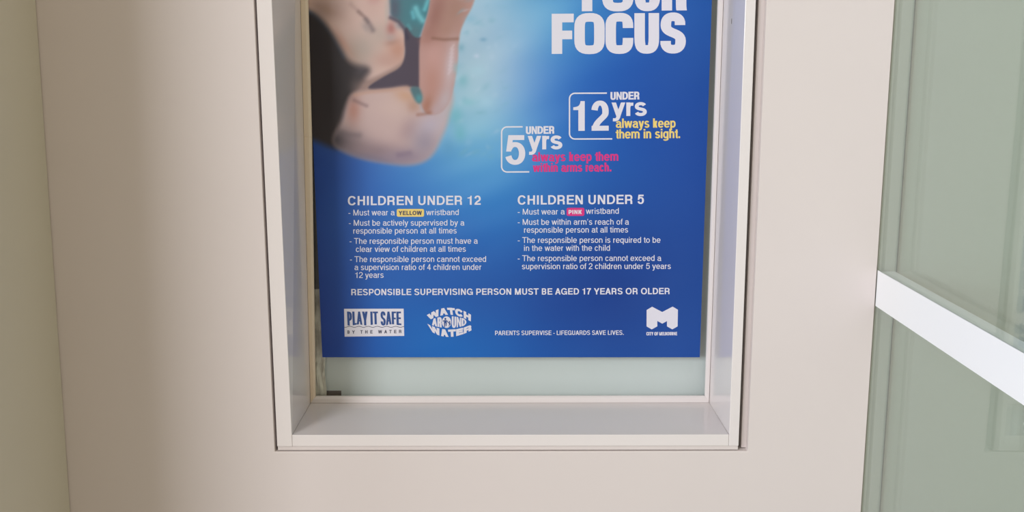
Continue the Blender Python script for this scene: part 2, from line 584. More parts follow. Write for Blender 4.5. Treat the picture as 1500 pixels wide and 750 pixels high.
        g.rect(0, 0, v, 1); g.diag(v * .6, .24, W - dw * 1.15, XH, dw * 1.1); g.diag(W - dw * 1.1, 0, W * .26, .44, dw * 1.05)
    elif ch == 'l':
        g.rect(0, 0, v, 1)
    elif ch == 'm':
        g.rect(0, 0, v, XH)
        r2 = (W - v) / 4
        for k in (0, 1):
            c = l + r2 + k * 2 * r2
            g.stroke(A(c, xt - .21 + o_, r2, .21, 180, 0) + [(c + r2, 0)])
    elif ch == 'o':
        ring_(bm_ - o_, xt + o_)
    elif ch == 'r':
        g.rect(0, 0, v, XH)
        g.stroke(bez((l, .40), (l, .62), (W * .62, xt - .0), (W + .01, xt - .015), 9))
    elif ch == 's':
        ry = (XH - h) / 4 + .012
        yu, yl = xt - ry + o_, bm_ + ry - o_
        up = A(cx, yu, rx * .93, ry, 20, 180)
        dn = A(cx, yl, rx, ry, 0, -164)
        g.stroke(up + bez(up[-1], (up[-1][0], yu - ry * 1.2), (dn[0][0], yl + ry * 1.2), dn[0], 10)[1:] + dn[1:])
    elif ch == 't':
        x = W * .30
        g.stroke([(x + v / 2, .93), (x + v / 2, .18)] + bez((x + v / 2, .18), (x + v / 2, .02), (W * .75, h * .38), (W * .99, h * .46), 7)[1:])
        g.rect(0, XH - h * .92, W * .98, XH)
    elif ch == 'u':
        g.rect(W - v, 0, W, XH)
        g.stroke([(l, XH), (l, bm_ + .25)] + A(cx, bm_ + .25 - o_, rx, .25, 180, 360))
    elif ch == 'v':
        g.diag(cx - dw / 2, 0, 0, XH, dw); g.diag(cx - dw / 2, 0, W - dw, XH, dw)
    elif ch == 'w':
        d = dw * .92
        a, c = W * .28, W * .72
        g.diag(a - d / 2, 0, 0, XH, d); g.diag(a - d / 2, 0, cx - d / 2, XH, d)
        g.diag(c - d / 2, 0, cx - d / 2, XH, d); g.diag(c - d / 2, 0, W - d, XH, d)
    elif ch == 'x':
        g.diag(0, 0, W - dw, XH, dw); g.diag(W - dw, 0, 0, XH, dw)
    elif ch == 'y':
        g.diag(cx - dw / 2, .02, W - dw, XH, dw); g.diag(cx - dw / 2, .0, 0, XH, dw)
        g.stroke(bez((cx + .03, .10), (cx - .03, -.16), (cx - .06, -.31 + h / 2), (W * .10, -.285 + h / 2), 8))
    elif ch == '.':
        g.rect(0, 0, v, v)
    elif ch == '-':
        g.rect(0, .30, W, .30 + h)
    elif ch == "'":
        g.q((v * .1, 1), (v * .9, 1), (v * .6, .70), (v * .15, .70))
    return g.polys


def metrics(ch):
    for t in (ADV, LOW, DIG, PUN):
        if ch in t:
            return t[ch]
    raise KeyError(ch)


def layout(s, width, v, h, e=2.25, track=0.0, sbk=1.0):
    """polygons of a line of type whose ink runs from x 0 to x width (cap height 1)"""
    cw = 1.0
    for it in range(6):
        x, polys, first, last = 0.0, [], None, 0.0
        for ch in s:
            adv, sb = metrics(ch)
            lsb, rsb = SB[sb]
            adv -= (lsb + rsb) * (1 - sbk)
            lsb, rsb = lsb * sbk, rsb * sbk
            if ch in 'Iil.\'':                         # single stems: set by the pen
                W = v
                a = v + (lsb + rsb) * cw
            else:
                W = max((adv - lsb - rsb) * cw, v * 1.05)
                a = W + (lsb + rsb) * cw
            if ch == ' ':
                x += adv * cw + track
                continue
            if first is None:
                first = x + lsb * cw
            for p in glyph(ch, W, v, h, e):
                polys.append([(px + x + lsb * cw, py) for px, py in p])
            last = x + lsb * cw + W
            x += a + track
        cw *= width / (last - first)
    k = width / (last - first)
    return [[((px - first) * k, py) for px, py in p] for p in polys]


# ------------------------------------------------------------------ the poster
HM = (0.001080802176279108, -6.713323528145584e-07, -0.8044469812689712,
      -3.2044676933304585e-06, -0.0012269135199334143, 1.5930414484639013,
      -2.136311795553747e-06, -0.00010890247519985766)
SHEET_Y = 0.1656


def sheet(u, v):
    """artwork units (u to the right, v down) to metres across the sheet"""
    w = HM[6] * u + HM[7] * v + 1
    return ((HM[0] * u + HM[1] * v + HM[2]) / w, (HM[3] * u + HM[4] * v + HM[5]) / w)


def ink_mat(name, rgb, gain=1.0, rough=0.36):
    m = bpy.data.materials.new(name)
    m.use_nodes = True
    b = m.node_tree.nodes['Principled BSDF']
    b.inputs['Base Color'].default_value = (*[c * gain for c in rgb], 1)
    b.inputs['Roughness'].default_value = rough
    return m


INK = 1.05                                              # ink reflectance over the printed tone as seen in the room
I_white = ink_mat('white_ink', (0.71, 0.69, 0.76))
I_yellow = ink_mat('yellow_ink', (0.80, 0.60, 0.17))
I_pink = ink_mat('pink_ink', (0.66, 0.022, 0.20))
I_navy = ink_mat('navy_ink', (0.05, 0.055, 0.10))
I_blue = ink_mat('logo_blue_ink', (0.020, 0.070, 0.25))

poster = empty('poster', (0.005, SHEET_Y, 1.0077))
tag(poster, 'blue water safety poster with a swimmer, white text and logos, fixed to the window glass', 'poster')


def ink(name, polys, mat, parent, level=1, label=None):
    v, f = [], []
    y = SHEET_Y - 0.0001 * level
    for k, p in enumerate(polys):
        if abs(sum(p[i][0] * p[(i + 1) % len(p)][1] - p[(i + 1) % len(p)][0] * p[i][1] for i in range(len(p)))) < 1e-7:
            continue
        n = len(v)
        yk = y - 2e-6 * (k % 45)                        # overlapping strokes of ink lie a hair apart
        a = sum(p[i][0] * p[(i + 1) % len(p)][1] - p[(i + 1) % len(p)][0] * p[i][1] for i in range(len(p)))
        if a > 0:
            p = p[::-1]                                 # v runs down: face the room
        for (u, w) in p:
            x, z = sheet(u, w)
            v.append((x, yk, z))
        f.append(tuple(n + i for i in range(len(p))))
    me_o = mesh_obj(name, v, f, mat, None)
    me_o.parent = parent
    if parent is not None:
        me_o.location = [-c for c in poster.location] if parent is poster else (0, 0, 0)
    if label:
        me_o['label'] = label
    return me_o


def type_line(name, s, u0, u1, b0, b1, cap, v, h, mat, parent=None, level=1, e=2.25, track=0.0, label=None, warp=None, sbk=1.0):
    polys = layout(s, (u1 - u0) / cap, v, h, e, track, sbk)
    out = []
    for p in polys:
        q = []
        for x, y in p:
            if warp:
                q.append(warp(x * cap / (u1 - u0), y))
            else:
                u = u0 + x * cap
                q.append((u, b0 + (b1 - b0) * (u - u0) / (u1 - u0) - y * cap))
        out.append(q)
    return ink(name, out, mat, parent or poster, level, label)


def stroke_px(pts, w):
    g = Pen(w, w, 2)
    g.stroke(pts)
    return g.polys


def round_box(u0, v0, u1, v1, r):
    return arc(u1 - r, v1 - r, r, r, 0, 90, 5) + arc(u0 + r, v1 - r, r, r, 90, 180, 5) + arc(u0 + r, v0 + r, r, r, 180, 270, 5) + arc(u1 - r, v0 + r, r, r, 270, 360, 5)


# ---- printed picture, as a fine grid of colour
GU, GV = 300, 266
us = np.linspace(0, 1, GU)
rows = np.concatenate([np.linspace(523.3, -8, GV), np.linspace(-14, -298, 48)])
LE = lambda v: 449.7 + (472.2 - 449.7) * v / 523.3
RI = lambda v: 1042.8 + (1025.0 - 1042.8) * v / 523.3
U = np.array([[LE(v) + (RI(v) - LE(v)) * t for t in us] for v in rows])
V = np.repeat(rows[:, None], GU, axis=1)

BG = [(700, 20, 162, 190, 212), (730, 60, 158, 189, 212), (765, 25, 126, 174, 210), (800, 25, 104, 164, 205), (830, 60, 84, 150, 203),
      (860, 40, 58, 124, 190), (905, 45, 50, 108, 182), (950, 45, 43, 92, 170), (1030, 30, 38, 86, 160), (1015, 110, 36, 80, 155),
      (720, 100, 160, 190, 212), (690, 70, 152, 186, 206), (730, 140, 146, 183, 212), (700, 185, 140, 184, 210), (745, 105, 142, 178, 210), (790, 110, 88, 142, 203), (825, 110, 62, 118, 190), (870, 110, 44, 96, 175), (950, 110, 38, 84, 162),
      (1000, 200, 36, 76, 154), (705, 150, 156, 190, 212), (690, 220, 104, 168, 210), (725, 200, 124, 180, 214), (765, 200, 92, 152, 205),
      (680, 120, 152, 190, 208), (690, 185, 120, 178, 204), (745, 165, 118, 172, 212), (790, 165, 84, 138, 200),
      (850, 220, 48, 104, 180), (900, 260, 38, 88, 164), (600, 252, 66, 122, 190), (525, 238, 50, 92, 168), (480, 232, 40, 72, 145),
      (470, 290, 42, 76, 152), (560, 280, 62, 116, 186), (640, 275, 78, 140, 200), (700, 262, 80, 144, 206), (500, 310, 48, 88, 162),
      (705, 305, 64, 128, 194), (650, 330, 54, 110, 186), (740, 330, 46, 108, 182), (770, 275, 62, 126, 192), (480, 400, 44, 74, 150),
      (480, 480, 44, 70, 146), (550, 440, 46, 98, 174), (620, 480, 40, 104, 180), (710, 440, 44, 84, 158), (740, 500, 38, 98, 176),
      (800, 450, 38, 72, 146), (900, 450, 36, 66, 137), (1000, 450, 40, 76, 146), (980, 510, 42, 78, 150), (850, 510, 40, 82, 156),
      (560, 515, 40, 92, 170), (500, 515, 42, 74, 152), (660, 515, 40, 104, 182), (950, 350, 38, 74, 146), (1010, 300, 38, 76, 150),
      (850, 330, 40, 82, 156), (800, 380, 40, 84, 158), (730, 390, 44, 100, 176), (600, 390, 48, 96, 172), (640, 420, 46, 90, 168),
      (660, 380, 46, 98, 175), (560, 340, 52, 98, 172), (930, 300, 38, 80, 156), (900, 400, 36, 70, 142),
      (700, -80, 150, 195, 218), (560, -120, 96, 160, 205), (850, -100, 60, 125, 190), (1000, -100, 38, 86, 160), (480, -200, 60, 115, 180),
      (700, -260, 90, 150, 205), (900, -260, 40, 90, 165)]
pts = np.array([p[:2] for p in BG], float)
cols = np.array([p[2:] for p in BG], float)
flatU, flatV = U.ravel(), V.ravel()


def mq(a, b_):
    return np.sqrt((a[:, None, 0] - b_[None, :, 0]) ** 2 + (a[:, None, 1] - b_[None, :, 1]) ** 2 + 30.0 ** 2)


K_ = mq(pts, pts)
mean = cols.mean(0)
wts = np.linalg.solve(K_.T @ K_ + 900.0 * np.eye(len(pts)), K_.T @ (cols - mean))
img = mq(np.stack([flatU, flatV], 1), pts) @ wts + mean


def noise(u, v, seed):
    rng = np.random.RandomState(seed)
    out = np.zeros_like(u)
    for k in range(26):
        th, f = rng.uniform(0.2, 1.25), rng.uniform(0.03, 0.22)
        out += np.sin((u * cos(th) * 0.45 + v * sin(th)) * f + rng.uniform(0, 6.28)) * 0.25
    return out


nz_ = noise(flatU, flatV, 3)
bright = np.clip((img[:, 1] - 85) / 110, 0.08, 1.0)
img += (nz_ * 5.5 * bright)[:, None] * np.array([1.0, 0.75, 0.45])


def sdist(poly):
    """signed distance in artwork units, negative inside"""
    P_ = np.array(poly, float)
    d = np.full(flatU.shape, 1e9)
    s = np.zeros(flatU.shape, bool)
    n = len(P_)
    for i in range(n):
        a, b_ = P_[i], P_[(i + 1) % n]
        ex, ey = b_ - a
        wx, wy = flatU - a[0], flatV - a[1]
        t = np.clip((wx * ex + wy * ey) / (ex * ex + ey * ey + 1e-9), 0, 1)
        d = np.minimum(d, (wx - ex * t) ** 2 + (wy - ey * t) ** 2)
        c = ((a[1] <= flatV) & (b_[1] > flatV)) | ((b_[1] <= flatV) & (a[1] > flatV))
        with np.errstate(divide='ignore', invalid='ignore'):
            xi = a[0] + (flatV - a[1]) / (ey if ey else 1e-9) * ex
        s ^= c & (flatU < xi)
    d = np.sqrt(d)
    return np.where(s, -d, d)


def smooth_poly(poly, n=2):
    P_ = [tuple(p) for p in poly]
    for _ in range(n):
        Q_ = []
        for i in range(len(P_)):
            a, c = P_[i], P_[(i + 1) % len(P_)]
            Q_ += [(a[0] * .75 + c[0] * .25, a[1] * .75 + c[1] * .25), (a[0] * .25 + c[0] * .75, a[1] * .25 + c[1] * .75)]
        P_ = Q_
    return P_


def blend(al, color):
    global img
    img = img * (1 - al[:, None]) + np.array(color, float)[None, :] * al[:, None]


def patch(poly, color, blur, op=1.0, within=None):
    t = np.clip((blur - sdist(smooth_poly(poly))) / (2 * blur), 0, 1)
    al = t * t * (3 - 2 * t) * op
    if within is not None:
        al = al * within
    blend(al, color)
    return al


def blob(u, v, ru, rv, color, op=1.0, ang=0.0, within=None):
    c, s = cos(radians(ang)), sin(radians(ang))
    x, y = flatU - u, flatV - v
    a, b_ = (x * c + y * s) / ru, (-x * s + y * c) / rv
    al = np.exp(-(a * a + b_ * b_)) * op
    if within is not None:
        al = al * within
    blend(al, color)


def line(pts_, w, color, op=1.0):
    w, op = w * 1.4, op * 0.72
    d = np.full(flatU.shape, 1e9)
    for a, b_ in zip(pts_[:-1], pts_[1:]):
        ex, ey = b_[0] - a[0], b_[1] - a[1]
        t = np.clip(((flatU - a[0]) * ex + (flatV - a[1]) * ey) / (ex * ex + ey * ey), 0, 1)
        d = np.minimum(d, (flatU - a[0] - ex * t) ** 2 + (flatV - a[1] - ey * t) ** 2)
    blend(np.exp(-d / (w * w)) * op, color)


# swimmer: water behind, hair, face, strap, shoulder, raised arm
patch([(566, -40), (640, -40), (632, 4), (622, 34), (612, 62), (600, 58), (580, 34), (570, 20)], (74, 118, 128), 3)
blob(612, 20, 12, 14, (62, 128, 140), .7)
blob(607, 46, 9, 9, (84, 110, 118), .6)
line([(609, 12), (613, 22), (619, 30)], 3.2, (130, 204, 214), .9)
line([(606, 26), (604, 18)], 2.2, (110, 190, 205), .8)
line([(622, 14), (627, 0)], 2.4, (112, 200, 212), .85)
line([(598, 37), (601, 42)], 2.0, (92, 156, 164), .7)
blob(578, 12, 9, 22, (86, 84, 100), .75)
patch([(500, 80), (560, 60), (584, 66), (604, 100), (622, 150), (600, 160), (560, 160), (510, 165), (498, 130)], (150, 126, 120), 4)
face = patch([(430, -60), (566, -60), (571, 10), (570, 24), (586, 32), (595, 46), (596, 66), (592, 88), (575, 100), (552, 112), (535, 118), (520, 106), (508, 90), (494, 66), (478, 40), (462, 22), (446, 12)], (198, 170, 162), 5)
F = np.clip(face, 0, 1)
blob(490, 10, 22, 18, (176, 150, 142), .8, within=F)
blob(545, 8, 16, 16, (190, 160, 152), .7, within=F)
blob(478, 14, 26, 9, (160, 130, 118), .55, 25, within=F)
blob(532, 72, 22, 26, (164, 152, 144), .8, within=F)
blob(517, 80, 12, 22, (160, 140, 128), .5, -25, within=F)
blob(502, 62, 6, 24, (182, 140, 124), .7, -32, within=F)
blob(556, 50, 14, 18, (176, 160, 152), .8, within=F)
blob(582, 74, 15, 19, (178, 132, 114), .8, within=F)
blob(574, 62, 10, 5, (160, 122, 110), .6, -12, within=F)
blob(566, 88, 20, 12, (180, 146, 136), .8, within=F)
blob(573, 42, 7, 10, (160, 106, 102), .85, within=F)
blob(584, 38, 7, 5, (150, 148, 152), .8, 40, within=F)
blob(572, 55, 8, 6, (166, 152, 150), .7, within=F)
blob(548, 0, 10, 6, (180, 132, 130), .4, within=F)
line([(514, 6), (528, 20)], 2.6, (152, 126, 120), .5)
line([(525, 17), (533, 24), (539, 32)], 2.0, (116, 94, 92), .75)
line([(536, 29), (542, 37), (546, 44)], 3.0, (104, 94, 98), .8)
blob(536, 40, 5, 9, (150, 140, 138), .6, -35)
line([(518, 18), (532, 32)], 2.5, (196, 172, 162), .4)
blob(566, 18, 3, 18, (168, 166, 160), .5)
# hair
patch([(430, 18), (455, 15), (470, 28), (488, 50), (498, 68), (508, 88), (524, 97), (542, 100), (536, 112), (526, 122), (516, 138), (510, 158), (504, 178), (504, 205), (496, 218), (484, 216), (462, 206), (440, 200)], (52, 47, 49), 8)
blob(530, 104, 12, 10, (84, 78, 84), .6)
blob(520, 124, 9, 14, (104, 92, 92), .55, 20)
blob(497, 190, 9, 22, (84, 74, 76), .5)
blob(486, 130, 20, 50, (44, 39, 41), .6)
blob(466, 60, 12, 40, (40, 36, 40), .5)
# strap
patch([(594, 36), (604, 52), (612, 56), (628, 50), (628, 90), (628, 130), (616, 129), (604, 127), (586, 128), (562, 130), (543, 132), (538, 128), (549, 120), (566, 110), (582, 102), (590, 94), (594, 78), (592, 58)], (78, 70, 82), 2.2)
line([(572, 26), (584, 32), (592, 42), (597, 56)], 2.2, (58, 54, 72), .9)
# shoulder and curled arm
arm = patch([(516, 136), (540, 133), (570, 132), (590, 127), (602, 130), (612, 144), (622, 166), (640, 166), (654, 150), (662, 128), (664, 150), (657, 175), (648, 200), (636, 224), (622, 237), (598, 242), (570, 239), (540, 234), (512, 226), (490, 214), (488, 200), (500, 180), (506, 156)], (186, 162, 160), 6.5)
A_ = np.clip(arm, 0, 1)
blob(580, 158, 38, 22, (194, 170, 164), .9, within=A_)
blob(594, 140, 18, 10, (190, 150, 124), .75, 22, within=A_)
blob(606, 156, 10, 10, (170, 134, 116), .7, within=A_)
blob(518, 162, 10, 22, (176, 128, 116), .85, within=A_)
blob(512, 142, 10, 8, (150, 122, 118), .6, within=A_)
blob(556, 186, 34, 20, (186, 162, 160), .7, within=A_)
blob(506, 212, 34, 22, (104, 94, 100), .8, 20, within=A_)
blob(490, 206, 14, 14, (64, 60, 66), .9, within=A_)
blob(548, 222, 40, 15, (132, 114, 120), .85, 6, within=A_)
blob(545, 234, 50, 8, (104, 100, 122), .7, 8, within=A_)
blob(594, 230, 34, 13, (138, 124, 140), .85, within=A_)
blob(600, 190, 14, 20, (164, 140, 142), .8, 35, within=A_)
blob(630, 184, 22, 18, (178, 168, 182), .9, -40, within=A_)
blob(622, 210, 20, 20, (144, 136, 152), .8, -40, within=A_)
blob(650, 166, 8, 24, (180, 170, 178), .8, 18, within=A_)
line([(519, 147), (530, 152), (537, 155)], 2.0, (112, 90, 94), .6)
line([(496, 193), (512, 197), (526, 198)], 3.6, (100, 90, 98), .5)
line([(584, 227), (600, 224)], 3.2, (116, 100, 122), .5)
line([(520, 139), (540, 135), (575, 132), (596, 128)], 2.2, (190, 150, 128), .6)
# raised forearm
fore = patch([(632, -40), (706, -40), (694, 6), (684, 24), (675, 42), (672, 60), (671, 85), (668, 112), (662, 140), (652, 160), (640, 168), (626, 168), (618, 158), (614, 140), (614, 118), (614, 90), (614, 72), (616, 54), (624, 30), (630, 6)], (178, 142, 136), 2.4)
G_ = np.clip(fore, 0, 1)
blob(640, 20, 14, 40, (140, 98, 90), .8, 14, within=G_)
blob(666, 14, 20, 36, (156, 122, 110), .85, 16, within=G_)
blob(630, 52, 14, 14, (150, 108, 98), .7, within=G_)
blob(655, 44, 16, 12, (160, 124, 112), .7, within=G_)
blob(636, 86, 15, 26, (188, 148, 142), .85, within=G_)
blob(632, 120, 12, 26, (176, 132, 122), .8, within=G_)
blob(626, 156, 8, 16, (158, 110, 92), .85, 12, within=G_)
blob(660, 96, 9, 36, (190, 174, 180), .85, 6, within=G_)
blob(652, 146, 10, 20, (180, 166, 172), .85, 18, within=G_)
blob(640, 162, 10, 12, (176, 158, 164), .7, within=G_)
line([(634, 56), (650, 58), (670, 57)], 1.8, (122, 88, 74), .75)
line([(616, 60), (628, 58)], 3, (160, 116, 106), .4)
for k in range(7):
    line([(657 + k * .6, 108 - k * 6), (661 + k * .6, 102 - k * 6)], 1.3, (214, 200, 206), .5)
line([(612, 168), (622, 167), (630, 165)], 2.0, (140, 92, 76), .6)
patch([(600, 128), (610, 126), (616, 130), (619, 142), (616, 152), (610, 150), (604, 140)], (78, 110, 118), 3, .95)
blob(614, 144, 5, 6, (84, 148, 156), .8)
rr = np.random.RandomState(11)
for k in range(70):                                     # broken water beside the arm
    u_, v_ = rr.uniform(672, 760), rr.uniform(-5, 235)
    w_ = rr.uniform(.15, .4) * max(0.0, 1 - (u_ - 672) / 120)
    blob(u_, v_, rr.uniform(2, 9), rr.uniform(1.5, 5), [(112, 166, 186), (186, 206, 224), (124, 174, 196)][k % 3], w_, rr.uniform(-50, 20))
# foam and ripple marks beside the arm
for (u, v, ru, rv, c, o) in ((676, 70, 5, 6, (110, 160, 180), .6), (690, 28, 9, 6, (126, 176, 200), .5), (708, 58, 5, 3, (104, 152, 184), .6),
                             (678, 118, 8, 10, (108, 172, 184), .5), (668, 170, 10, 14, (106, 176, 186), .55), (674, 196, 9, 12, (96, 170, 180), .45),
                             (656, 214, 10, 14, (90, 150, 190), .5), (698, 82, 4, 3, (196, 206, 226), .6), (712, 150, 12, 8, (166, 204, 224), .5),
                             (700, 104, 12, 8, (164, 204, 220), .4), (668, 100, 4, 8, (130, 186, 196), .5), (686, 150, 10, 5, (120, 184, 196), .4)):
    blob(u, v, ru, rv, c, o)

img = np.clip(img, 2, 255) / 255.0
lin_img = np.where(img <= 0.04045, img / 12.92, ((img + 0.055) / 1.055) ** 2.4) * INK
lin_img = np.clip(lin_img - 0.012, 0.004, 1)

den = HM[6] * U + HM[7] * V + 1
PX = (HM[0] * U + HM[1] * V + HM[2]) / den
PZ = (HM[3] * U + HM[4] * V + HM[5]) / den
nr = len(rows)
verts = np.stack([PX.ravel(), np.full(PX.size, SHEET_Y), PZ.ravel()], 1).tolist()
faces = []
for i in range(nr - 1):
    o0 = i * GU
    for j in range(GU - 1):
        faces.append((o0 + j, o0 + j + 1, o0 + GU + j + 1, o0 + GU + j))
nb = len(verts)
c_ = [0, GU - 1, nr * GU - 1, (nr - 1) * GU]
for i in c_:
    verts.append([verts[i][0], SHEET_Y + 0.0004, verts[i][2]])
faces.append((nb + 3, nb + 2, nb + 1, nb))
for i in range(4):
    faces.append((c_[(i + 1) % 4], c_[i], nb + i, nb + (i + 1) % 4))
me = bpy.data.meshes.new('printed_sheet')
me.from_pydata(verts, [], faces)
ca = me.color_attributes.new('print', 'FLOAT_COLOR', 'POINT')
buf = np.ones((len(verts), 4), np.float32)
buf[:nb, :3] = lin_img
buf[nb:, :3] = 0.7
ca.data.foreach_set('color', buf.ravel())
me.update()
M_print = bpy.data.materials.new('printed_poster')
M_print.use_nodes = True
nt = M_print.node_tree
at_ = nt.nodes.new('ShaderNodeVertexColor')
at_.layer_name = 'print'
pb = nt.nodes['Principled BSDF']
nt.links.new(at_.outputs['Color'], pb.inputs['Base Color'])
pb.inputs['Roughness'].default_value = 0.36
pb.inputs['Specular IOR Level'].default_value = 0.3
me.materials.append(M_print)
ps = bpy.data.objects.new('printed_sheet', me)
COL.objects.link(ps)
ps.parent = poster
ps.location = [-c for c in poster.location]
tag(ps, 'blue sheet printed with a swimmer in bright water')

# ---- headline
type_line('headline_word', 'YOUR', 838.5, 1006.5, 16.6, 15.2, 58.5, .262, .215, I_white, e=2.9, sbk=.22, label='white headline reading YOUR')
type_line('headline_word', 'FOCUS', 808.1, 1004.6, 79.0, 77.6, 58.8, .262, .215, I_white, e=2.9, sbk=.22, label='white headline reading FOCUS')


def bracket(u0, v0, v1, ut, ub, r, w):
    return stroke_px([(ut, v0 - .2)] + arc(u0 + r, v0 + r, r, r, 90 + 180, 180, 8)[0:0] +
                     [(u0 + r - r * sin(a), v0 + r - r * cos(a)) for a in np.linspace(0, pi / 2, 9)] +
                     [(u0 + r - r * cos(a), v1 - r + r * sin(a)) for a in np.linspace(0, pi / 2, 9)] + [(ub, v1 - .2)], w)


b12 = ink('age_bracket', bracket(834.2, 136.6, 203.6, 889.0, 896.8, 8, 2.0), I_white, poster, 1, 'white rounded bracket around the 12')
type_line('age_number', '12', 838.2, 891.6, 191.8, 191.3, 43.6, .215, .165, I_white, e=2.15, sbk=.7, label='large white 12')
type_line('age_word', 'UNDER', 894.2, 936.6, 146.3, 145.6, 11.5, .25, .20, I_white, e=2.7, sbk=.35, label='white word UNDER beside the 12')
type_line('age_word', 'yrs', 895.8, 947.4, 170.0, 169.6, 27.0, .215, .17, I_white, e=2.15, sbk=.5, label='white word yrs beside the 12')
type_line('warning_line', 'always keep', 902.0, 989.6, 187.3, 186.8, 13.6, .19, .155, I_yellow, e=2.3, sbk=.5, label='yellow line reading always keep')
type_line('warning_line', 'them in sight.', 901.8, 996.2, 202.9, 202.2, 13.6, .19, .155, I_yellow, e=2.3, sbk=.5, label='yellow line reading them in sight.')

b5 = ink('age_bracket', bracket(734.8, 185.9, 251.9, 765.6, 775.4, 8, 2.0), I_white, poster, 1, 'white rounded bracket around the 5')
type_line('age_number', '5', 740.6, 769.4, 240.9, 240.9, 43.0, .215, .165, I_white, e=2.15, sbk=.7, label='large white 5')
type_line('age_word', 'UNDER', 770.3, 812.0, 196.4, 195.8, 11.3, .25, .20, I_white, e=2.7, sbk=.35, label='white word UNDER beside the 5')
type_line('age_word', 'yrs', 773.0, 823.8, 219.0, 218.4, 27.0, .215, .17, I_white, e=2.15, sbk=.5, label='white word yrs beside the 5')
type_line('warning_line', 'always keep them', 779.3, 905.8, 236.4, 235.4, 13.4, .20, .165, I_pink, e=2.3, sbk=.5, label='pink line reading always keep them')
type_line('warning_line', 'within arms reach.', 780.6, 895.6, 251.8, 251.0, 13.0, .20, .165, I_pink, e=2.3, sbk=.5, label='pink line reading within arms reach.')

# ---- the two columns
def body(s, u0, u1, b0, b1=None, cap=8.5):
    type_line('text_line', s, u0, u1, b0, b0 - .35 if b1 is None else b1, cap, .135, .115, I_white, label='white line reading ' + s.lstrip('- '))


type_line('column_heading', 'CHILDREN UNDER 12', 509.6, 704.2, 300.6, 299.9, 13.4, .205, .165, I_white, label='white heading reading CHILDREN UNDER 12')
body('- Must wear a', 510.4, 578.0, 315.6)
body('wristband', 624.4, 672.0, 315.2)
body('- Must be actively supervised by a', 511.0, 680.0, 330.6)
body('responsible person at all times', 517.6, 669.0, 342.2)
body('- The responsible person must have a', 512.2, 699.6, 357.2)
body('clear view of children at all times', 521.4, 682.4, 369.0)
body('- The responsible person cannot exceed', 512.8, 712.0, 383.8)
body('a supervision ratio of 4 children under', 519.4, 705.0, 395.5)
body('12 years', 519.8, 562.0, 407.1)
type_line('column_heading', 'CHILDREN UNDER 5', 758.4, 943.2, 299.7, 298.6, 13.5, .205, .165, I_white, label='white heading reading CHILDREN UNDER 5')
body('- Must wear a', 758.4, 827.0, 314.3)
body('wristband', 858.2, 906.4, 313.3)
body("- Must be within arm's reach of a", 758.4, 921.0, 329.3)
body('responsible person at all times', 767.7, 920.0, 340.8)
body('- The responsible person is required to be', 758.4, 967.4, 355.8)
body('in the water with the child', 767.7, 893.4, 367.5)
body('- The responsible person cannot exceed a', 758.4, 968.4, 382.4)
body('supervision ratio of 2 children under 5 years', 764.5, 982.6, 394.2)
tagy = ink('wristband_tag', [round_box(581.2, 306.0, 621.2, 317.4, 2.4)], I_yellow, poster, 1, 'yellow rounded tag')
type_line('tag_word', 'YELLOW', 584.0, 618.0, 315.0, 314.9, 6.2, .24, .20, I_navy, parent=tagy, level=2, label='dark word YELLOW')
tagp = ink('wristband_tag', [round_box(830.0, 304.4, 856.0, 316.2, 2.4)], I_pink, poster, 1, 'pink rounded tag')
type_line('tag_word', 'PINK', 832.8, 852.2, 313.5, 313.4, 6.0, .27, .22, I_white, parent=tagp, level=2, label='white word PINK')
type_line('text_line', 'RESPONSIBLE SUPERVISING PERSON MUST BE AGED 17 YEARS OR OLDER', 514.6, 980.8, 432.4, 430.8, 9.2, .205, .165, I_white,
          label='white bold line reading RESPONSIBLE SUPERVISING PERSON MUST BE AGED 17 YEARS OR OLDER')
type_line('text_line', 'PARENTS SUPERVISE - LIFEGUARDS SAVE LIVES.', 725.2, 913.6, 490.9, 490.3, 6.5, .17, .14, I_white,
          label='small white line reading PARENTS SUPERVISE - LIFEGUARDS SAVE LIVES.')

# ---- emblem of the city: a folded white M
emb = ink('city_emblem', [[(930 + x / 12.5, 440 + y / 12.5) for x, y in q] for q in
                          ([(215, 175), (315, 115), (500, 212), (690, 113), (787, 170), (782, 475), (685, 530), (587, 475), (587, 378), (500, 425), (410, 375), (410, 475), (308, 530), (213, 475)],)], I_white, poster, 1, 'white folded M emblem')
type_line('emblem_caption', 'CITY OF MELBOURNE', 946.8, 992.0, 491.2, 491.0, 4.9, .22, .18, I_white, parent=emb, e=2.7, sbk=.6, label='tiny white caption reading CITY OF MELBOURNE')

# ---- logo plate: PLAY IT SAFE by the water
lg = lambda x, y: (490 + x / 10.717, 435 + y / 10.717)
plate = ink('logo_plate', [[lg(150, 185), lg(1085, 183), lg(1095, 610), lg(160, 622)]], I_white, poster, 1, 'white rectangular logo plate')


def wavy(t, y):
    foot = 440 + 9 * sin(t * 6.28 * 3.2 + 0.6) - t * 6
    return lg(196 + t * 850 + y * 0 + (1 - y) * (10 - 6 * t), foot + (228 - foot) * y)


type_line('logo_word', 'PLAY IT SAFE', 508.2, 587.5, 476, 476, 19.8, .165, .125, I_blue, parent=plate, level=2, e=2.9, sbk=.45, label='blue condensed words PLAY IT SAFE', warp=wavy)
ink('wave_rule', stroke_px([lg(155 + 938 * t, 467 + 8 * sin(t * 6.28 * 6.5 + 1.0)) for t in np.linspace(0, 1, 70)], .75), I_navy, plate, 2, 'thin dark wavy rule')
type_line('logo_word', 'BY THE WATER', 509.0, 588.0, 488.8, 487.9, 4.9, .22, .19, I_navy, parent=plate, level=2, track=.62, label='small spaced words BY THE WATER')

# ---- eye shaped logo: WATCH AROUND WATER
le = lambda x, y: (610 + x / 12.5, 440 + y / 12.5)


